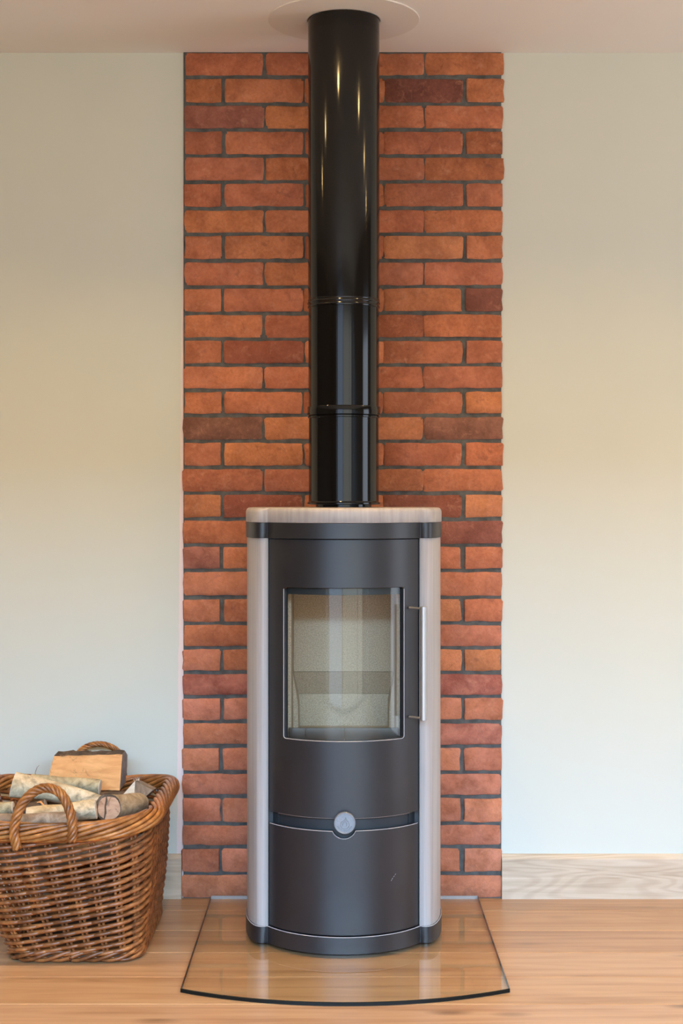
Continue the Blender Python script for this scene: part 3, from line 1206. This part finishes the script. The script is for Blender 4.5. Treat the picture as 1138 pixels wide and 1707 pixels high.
NS = 36
rb = random.Random(3)
for i in range(NS):
    t0 = i / NS
    bm = bmesh.new()
    for s in (-1, 1):
        add_tube(bm, [wall_pt(t0 + s * 0.0032, k / 10, 0.0) for k in range(11)], 0.0036, 6)
    mesh_obj('stake', bm, M_WICKER, basket, 50)
NR = 36
for r in range(NR):
    k0 = (r + 0.5) / NR
    bm = bmesh.new()
    off0 = rb.random() * 0.0
    for j in range(NS // 2):
        i = 2 * j + (r % 2)
        pts, rad = [], []
        R0 = rb.uniform(0.0042, 0.0053)
        jit = rb.uniform(-0.0035, 0.0035)
        for q in range(13):
            w = q / 12.0                       # one rod from behind stake i-1, over stake i, to behind stake i+1
            t = (i - 1.15 + 2.3 * w) / NS
            bul = 0.0130 * math.sin(PI * w) ** 0.8 - 0.0050 if 0 < w < 1 else -0.0055
            kk = k0 + (w - 0.5) * 2.1 / NR + jit
            pts.append(wall_pt(t, max(0.0, min(1.0, kk)), bul))
            rad.append(R0 * (0.80 + 0.28 * math.sin(PI * w)))
        add_tube(bm, pts, rad, 7)
    mesh_obj('weaver', bm, M_WICKER, basket, 60)
# bottom border: rods wound round the foot
for s in range(4):
    bm = bmesh.new()
    N = 260
    pts = []
    for q in range(N):
        t = q / N
        a = 2 * PI * (9 * t + s / 4)
        p, n = bot(t)
        p = p + n * (0.004 + 0.008 * math.cos(a))
        pts.append(Vector((p.x, p.y, 0.0165 + 0.0105 * math.sin(a))) - BO)
    add_tube(bm, pts, 0.0048, 7, closed=True)
    mesh_obj('foot_strand', bm, M_WICKER, basket, 60)
# twisted rim
NSTR, TURNS = 10, 4
for s in range(NSTR):
    bm = bmesh.new()
    N = 360
    pts, rad = [], []
    rr0 = rb.uniform(0.0052, 0.0063)
    for q in range(N):
        t = q / N
        a = 2 * PI * (-TURNS * t + s / NSTR)
        p, n = rimc(t)
        p = p + n * (0.0185 * math.cos(a))
        pts.append(Vector((p.x, p.y, rim_z(t) - 0.0195 * math.sin(a))) - BO)
        rad.append(rr0)
    add_tube(bm, pts, rad, 7, closed=True)
    mesh_obj('rim_strand', bm, M_RIM, basket, 60)
# core of the rim so that no light shows between the strands
bm = bmesh.new()
N = 120
add_tube(bm, [Vector((rimc(q / N)[0].x, rimc(q / N)[0].y, rim_z(q / N))) - BO for q in range(N)], 0.0125, 10, closed=True)
mesh_obj('rim_core', bm, M_DARKWOOD, basket, 60)
# base
bm = bmesh.new()
outl = [bot(q / 80)[0] - BO for q in range(80)]
add_stack(bm, [([(p.x, p.y) for p in outl], 0.008), ([(p.x, p.y) for p in outl], 0.020)])
mesh_obj('base', bm, M_DARKWOOD, basket)


def smooth_path(pts, n):
    P = [Vector(p) for p in pts]
    out = []
    m = len(P) - 1
    for q in range(n + 1):
        s = q / n * m
        i = min(int(s), m - 1)
        u = s - i
        p0, p1, p2, p3 = P[max(i - 1, 0)], P[i], P[i + 1], P[min(i + 2, m)]
        out.append(0.5 * ((2 * p1) + (p2 - p0) * u + (2 * p0 - 5 * p1 + 4 * p2 - p3) * u * u + (3 * p1 - p0 - 3 * p2 + p3) * u ** 3))
    return out


def rope(name, path, R, r, ns, turns, parent):
    root = bpy.data.objects.new(name, None)
    C.objects.link(root)
    root.parent = parent
    N = len(path)
    for s in range(ns):
        bm = bmesh.new()
        pts = []
        u = None
        for i in range(N):
            t = (path[min(i + 1, N - 1)] - path[max(i - 1, 0)]).normalized()
            if u is None:
                u = t.orthogonal().normalized()
            u = (u - t * u.dot(t)).normalized()
            w = t.cross(u)
            a = 2 * PI * (turns * i / (N - 1) + s / ns)
            e = 1.0
            pts.append(path[i] + (u * math.cos(a) + w * math.sin(a)) * R * e)
        add_tube(bm, pts, r, 7)
        mesh_obj('handle_strand', bm, M_RIM, root, 60)
    return root


fh = [(-0.723 + x, -d, z) for x, d, z in ((-0.064, 0.692, 0.300), (-0.071, 0.694, 0.335), (-0.068, 0.684, 0.372), (-0.050, 0.672, 0.412), (-0.022, 0.664, 0.436),
                                          (0.010, 0.662, 0.441), (0.040, 0.668, 0.426), (0.062, 0.680, 0.388), (0.070, 0.692, 0.350), (0.068, 0.693, 0.318))]
rope('handle', smooth_path([Vector(p) - BO for p in fh], 70), 0.0076, 0.0050, 5, 4.5, basket)
bh = [(-0.692 + x, -d, z) for x, d, z in ((-0.066, 0.006, 0.318), (-0.070, 0.006, 0.360), (-0.066, 0.012, 0.405), (-0.050, 0.018, 0.432), (-0.018, 0.020, 0.4475),
                                          (0.018, 0.020, 0.4475), (0.050, 0.018, 0.432), (0.066, 0.012, 0.405), (0.070, 0.006, 0.360), (0.066, 0.006, 0.318))]
rope('handle', smooth_path([Vector(p) - BO + Vector((0, -0.014, 0)) for p in bh], 70), 0.0050, 0.0040, 5, 6, basket)


# ------------------------------------------------------------------ logs
def round_log(name, label, p0, p1, r0, r1, bark, cut, bend=0.006, seed=0, group='logs in the wicker basket', face0=None, face1=None, crack=False, rind=None):
    rnd = random.Random(seed)
    p0, p1 = Vector(p0), Vector(p1)
    org = (p0 + p1) / 2
    ax = (p1 - p0)
    L = ax.length
    ax.normalize()
    side = ax.orthogonal().normalized()
    N, n = 14, 20
    bm = bmesh.new()
    ph = rnd.uniform(0, 6)
    wob = [(rnd.uniform(0.02, 0.06), rnd.randint(2, 5), rnd.uniform(0, 6), rnd.uniform(1, 4)) for _ in range(3)]
    rings = []
    up = side
    w = ax.cross(up)
    for i in range(N + 1):
        s = i / N
        c = p0 + ax * (L * s) - org + (up * math.cos(ph) + w * math.sin(ph)) * (bend * math.sin(PI * s))
        r = r0 + (r1 - r0) * s
        ring = []
        for k in range(n):
            a = 2 * PI * k / n
            m = 1 + sum(A * math.sin(f * a + q + z * s * 3) for A, f, q, z in wob)
            q = (up * math.cos(a) + w * math.sin(a)) * (r * m)
            v = c + q
            if i == 0 and face0:
                v = v + ax * (q.dot(Vector(face0)))
            if i == N and face1:
                v = v + ax * (q.dot(Vector(face1)))
            ring.append(bm.verts.new(v))
        rings.append(ring)
    for A, B in zip(rings, rings[1:]):
        for k in range(n):
            bm.faces.new((A[k], A[(k + 1) % n], B[(k + 1) % n], B[k]))
    ends = [[v.co.copy() for v in rings[0]], [v.co.copy() for v in rings[-1]]]
    bmesh.ops.recalc_face_normals(bm, faces=bm.faces[:])
    root = mesh_obj(name, bm, bark, None, 50)
    root.location = org
    tag(root, label, 'log', group)
    for e, ring in enumerate(ends):
        bm = bmesh.new()
        ce = sum(ring, Vector()) / n
        d = -ax if e == 0 else ax
        o_ = [bm.verts.new(ce + (p - ce) * 1.0) for p in ring]
        sc, sh = (0.86, Vector((0.0032, 0, -0.001))) if rind else (0.96, Vector())
        i1 = [bm.verts.new(ce + (p - ce) * sc + sh + d * 0.0012) for p in ring]
        i2 = [bm.verts.new(ce + (p - ce) * 0.5 + d * (0.0012 + rnd.uniform(-0.0008, 0.0008))) for p in ring]
        cc = bm.verts.new(ce + d * 0.0012)
        for k in range(n):
            k2 = (k + 1) % n
            bm.faces.new((o_[k], o_[k2], i1[k2], i1[k])).material_index = 1 if rind else 0
            bm.faces.new((i1[k], i1[k2], i2[k2], i2[k]))
            bm.faces.new((i2[k], i2[k2], cc))
        bmesh.ops.recalc_face_normals(bm, faces=bm.faces[:])
        ob = mesh_obj('cut_end', bm, [cut, rind] if rind else cut, root, 30)
    if crack:
        bm = bmesh.new()
        ce = sum(ends[0], Vector()) / n
        zv = Vector((0, 0, 1))
        zv = (zv - ax * zv.dot(ax)).normalized()
        cp = []
        for f, g in ((-0.82, -0.22), (-0.4, -0.14), (0.1, -0.19), (0.5, -0.12), (0.80, -0.16)):
            q = (zv * f + ax.cross(zv) * g) * r0
            cp.append(ce + q + ax * q.dot(Vector(face0 or (0, 0, 0))) - ax * 0.001)
        add_tube(bm, cp,
                 [0.0012, 0.0030, 0.0022, 0.0032, 0.0012], 6)
        mesh_obj('crack', bm, M_DARKBARK, root, 60)
    return root


round_log('birch_log', 'thick pale birch branch sloping from the left end of the basket', (-0.862, -0.385, 0.398), (-0.600, -0.365, 0.334), 0.033, 0.019, M_BIRCH, M_CUTPALE,
          0.006, 1)
bl = round_log('branch_log', 'grey-green branch with round pale cut end in front of the split log', (-0.835, -0.275, 0.388), (-0.650, -0.285, 0.373), 0.018, 0.0195, M_HAZEL, M_CUTPALE,
          0.003, 2)
bm = bmesh.new()
add_tube(bm, [(-0.080, 0.004, 0.012), (-0.083, 0.004, 0.030), (-0.078, 0.006, 0.044), (-0.072, 0.006, 0.050)], [0.0011, 0.0010, 0.0008, 0.0004], 5)
mesh_obj('twig', bm, M_BROWNBARK, bl, 60)
round_log('branch_log', 'cream bark branch behind the front handle, ending at the pinkish sawn log', (-0.800, -0.500, 0.335), (-0.628, -0.490, 0.354), 0.024, 0.0235, M_BIRCH, M_CUTPALE,
          0.004, 3)
round_log('sawn_log', 'stubby log with pinkish cracked sawn end beside the right rim', (-0.598, -0.482, 0.357), (-0.532, -0.355, 0.343), 0.035, 0.027, M_TANBARK, M_CUTPINK,
          0.002, 4, face0=(0.28, 0.0, 0.0), crack=True, rind=M_DARKBARK)
round_log('bark_log', 'brown bark log lying low along the front rim', (-0.905, -0.575, 0.338), (-0.665, -0.578, 0.346), 0.024, 0.021, M_BROWNBARK, M_CUTGREY, 0.003, 5)
round_log('branch_log', 'grey-green branch end at the far left inside the basket', (-0.945, -0.450, 0.344), (-0.848, -0.450, 0.350), 0.019, 0.017, M_HAZEL, M_CUTPALE, 0.002, 6)
lg = round_log('broken_log', 'dark broken branch with an orange splinter seen through the front handle', (-0.850, -0.445, 0.332), (-0.765, -0.440, 0.354), 0.018, 0.017, M_DARKBARK, M_CUTGREY,
               0.003, 7)
bm = bmesh.new()
add_tube(bm, [Vector(p) for p in ((0.022, -0.012, 0.022), (0.032, -0.014, 0.024), (0.039, -0.016, 0.016), (0.046, -0.014, 0.013))], [0.001, 0.0032, 0.0030, 0.0008], 6)
mesh_obj('splinter', bm, M_SPLIT, lg, 60)
# hidden billets below, glimpsed in the gaps
round_log('billet', 'dark log deep in the basket under the split log', (-0.86, -0.20, 0.290), (-0.56, -0.22, 0.300), 0.055, 0.05, M_DARKBARK, M_CUTGREY, 0.003, 8)
round_log('billet', 'brown log deep in the basket under the birch branch', (-0.88, -0.36, 0.258), (-0.56, -0.35, 0.245), 0.050, 0.045, M_BROWNBARK, M_CUTGREY, 0.003, 9)
round_log('billet', 'brown log deep in the basket under the front branch', (-0.86, -0.51, 0.258), (-0.57, -0.49, 0.275), 0.05, 0.045, M_BROWNBARK, M_CUTGREY, 0.003, 10)


def prism_log(name, label, front, back, mats, group='logs in the wicker basket'):
    """split log: outline at one face (front) and at the other (back) as lists of world points; faces get their own materials through child parts."""
    org = sum((Vector(p) for p in front + back), Vector()) / (len(front) + len(back))
    return org


# the split log: pale orange cleft face forwards, bark along the top and back
org = Vector((-0.705, -0.15, 0.405))
FL = [Vector(p) - org for p in ((-0.812, -0.205, 0.352), (-0.790, -0.195, 0.4420))]            # left end: bottom, top of the cleft face
FR = [Vector(p) - org for p in ((-0.608, -0.205, 0.349), (-0.602, -0.195, 0.4465))]
BL = [Vector(p) - org for p in ((-0.785, -0.155, 0.449), (-0.790, -0.108, 0.432), (-0.800, -0.090, 0.400), (-0.806, -0.105, 0.360))]
BR = [Vector(p) - org for p in ((-0.602, -0.150, 0.4505), (-0.600, -0.108, 0.431), (-0.603, -0.090, 0.398), (-0.606, -0.105, 0.352))]
NL = 14
rnd = random.Random(21)


def strip(points_l, points_r, mat, name, parent, amp):
    bm = bmesh.new()
    rows = []
    for pl_, pr_ in zip(points_l, points_r):
        rows.append([bm.verts.new(pl_.lerp(pr_, k / NL) + (Vector((rnd.uniform(-amp, amp), rnd.uniform(-amp, amp), rnd.uniform(-amp, amp))) if 0 < k < NL else Vector())) for k in range(NL + 1)])
    for A, B in zip(rows, rows[1:]):
        for k in range(NL):
            bm.faces.new((A[k], A[k + 1], B[k + 1], B[k]))
    bmesh.ops.recalc_face_normals(bm, faces=bm.faces[:])
    return mesh_obj(name, bm, mat, parent, 40)


split = thing('split_log', 'large split log with bare orange face standing highest in the basket', 'log', org, 'logs in the wicker basket')
mid_l = [FL[0].lerp(FL[1], k / 4) for k in range(5)]
mid_r = [FR[0].lerp(FR[1], k / 4) for k in range(5)]
strip(mid_l, mid_r, M_SPLIT, 'split_face', split, 0.0009)
strip([FL[1]] + BL + [FL[0]], [FR[1]] + BR + [FR[0]], M_DARKBARK, 'bark', split, 0.0025)
for P, nm in ((mid_l + BL, 'cut_end'), (mid_r + BR, 'cut_end')):
    bm = bmesh.new()
    ce = sum(P, Vector()) / len(P)
    vs = [bm.verts.new(p) for p in P]
    cv = bm.verts.new(ce + Vector((0.003 if P[0].x > 0 else -0.003, 0, 0)))
    for k in range(len(vs)):
        bm.faces.new((vs[k], vs[(k + 1) % len(vs)], cv))
    bmesh.ops.recalc_face_normals(bm, faces=bm.faces[:])
    mesh_obj(nm, bm, M_CUTGREY, split)

# grey wedge with a torn pale top near the right rim
org = Vector((-0.545, -0.262, 0.345))
wedge = thing('wedge_log', 'small grey split wedge with torn top near the right rim', 'log', org, 'logs in the wicker basket')
T = [Vector(p) - org for p in ((-0.556, -0.275, 0.389), (-0.545, -0.235, 0.382))]
Lw = [Vector(p) - org for p in ((-0.592, -0.275, 0.348), (-0.580, -0.225, 0.344))]
Rw = [Vector(p) - org for p in ((-0.510, -0.262, 0.360), (-0.506, -0.215, 0.358))]
Bw = [Vector(p) - org for p in ((-0.557, -0.305, 0.325), (-0.545, -0.215, 0.315))]


def quad_part(name, pts, mat, parent, sub=4, amp=0.0008):
    bm = bmesh.new()
    bm.faces.new([bm.verts.new(p) for p in pts])
    bmesh.ops.subdivide_edges(bm, edges=bm.edges[:], cuts=sub, use_grid_fill=True)
    for v in bm.verts:
        if len(v.link_edges) > 3:
            v.co += Vector((rnd.uniform(-amp, amp), rnd.uniform(-amp, amp), rnd.uniform(-amp, amp)))
    bmesh.ops.recalc_face_normals(bm, faces=bm.faces[:])
    return mesh_obj(name, bm, mat, parent)


quad_part('split_face', [Lw[0], T[0], T[1], Lw[1]], M_CUTPALE, wedge)
quad_part('bark', [T[0], Rw[0], Rw[1], T[1]], M_BROWNBARK, wedge)
bm = bmesh.new()
vs = [bm.verts.new(p) for p in (Lw[0], Bw[0], T[0])]
bm.faces.new(vs).material_index = 1
vs = [bm.verts.new(p) for p in (Bw[0], Rw[0], T[0])]
bm.faces.new(vs).material_index = 2
vs = [bm.verts.new(p) for p in (Lw[1], T[1], Rw[1], Bw[1])]
bm.faces.new(vs)
vs = [bm.verts.new(p) for p in (Lw[0], Lw[1], Bw[1], Bw[0])]
bm.faces.new(vs)
vs = [bm.verts.new(p) for p in (Rw[0], Bw[0], Bw[1], Rw[1])]
bm.faces.new(vs)
mesh_obj('cut_end', bm, [M_CUTGREY, M_CUTPALE, M_BROWNBARK], wedge)
bm = bmesh.new()
for k in range(7):
    f = k / 6
    p = T[0].lerp(T[1], f * 0.5) + Vector((rnd.uniform(-0.004, 0.004), 0, 0))
    add_tube(bm, [p, p + Vector((rnd.uniform(-0.003, 0.003), rnd.uniform(-0.002, 0.002), rnd.uniform(0.004, 0.010)))], [0.0012, 0.0002], 4)
mesh_obj('splinter', bm, M_CUTPALE, wedge)
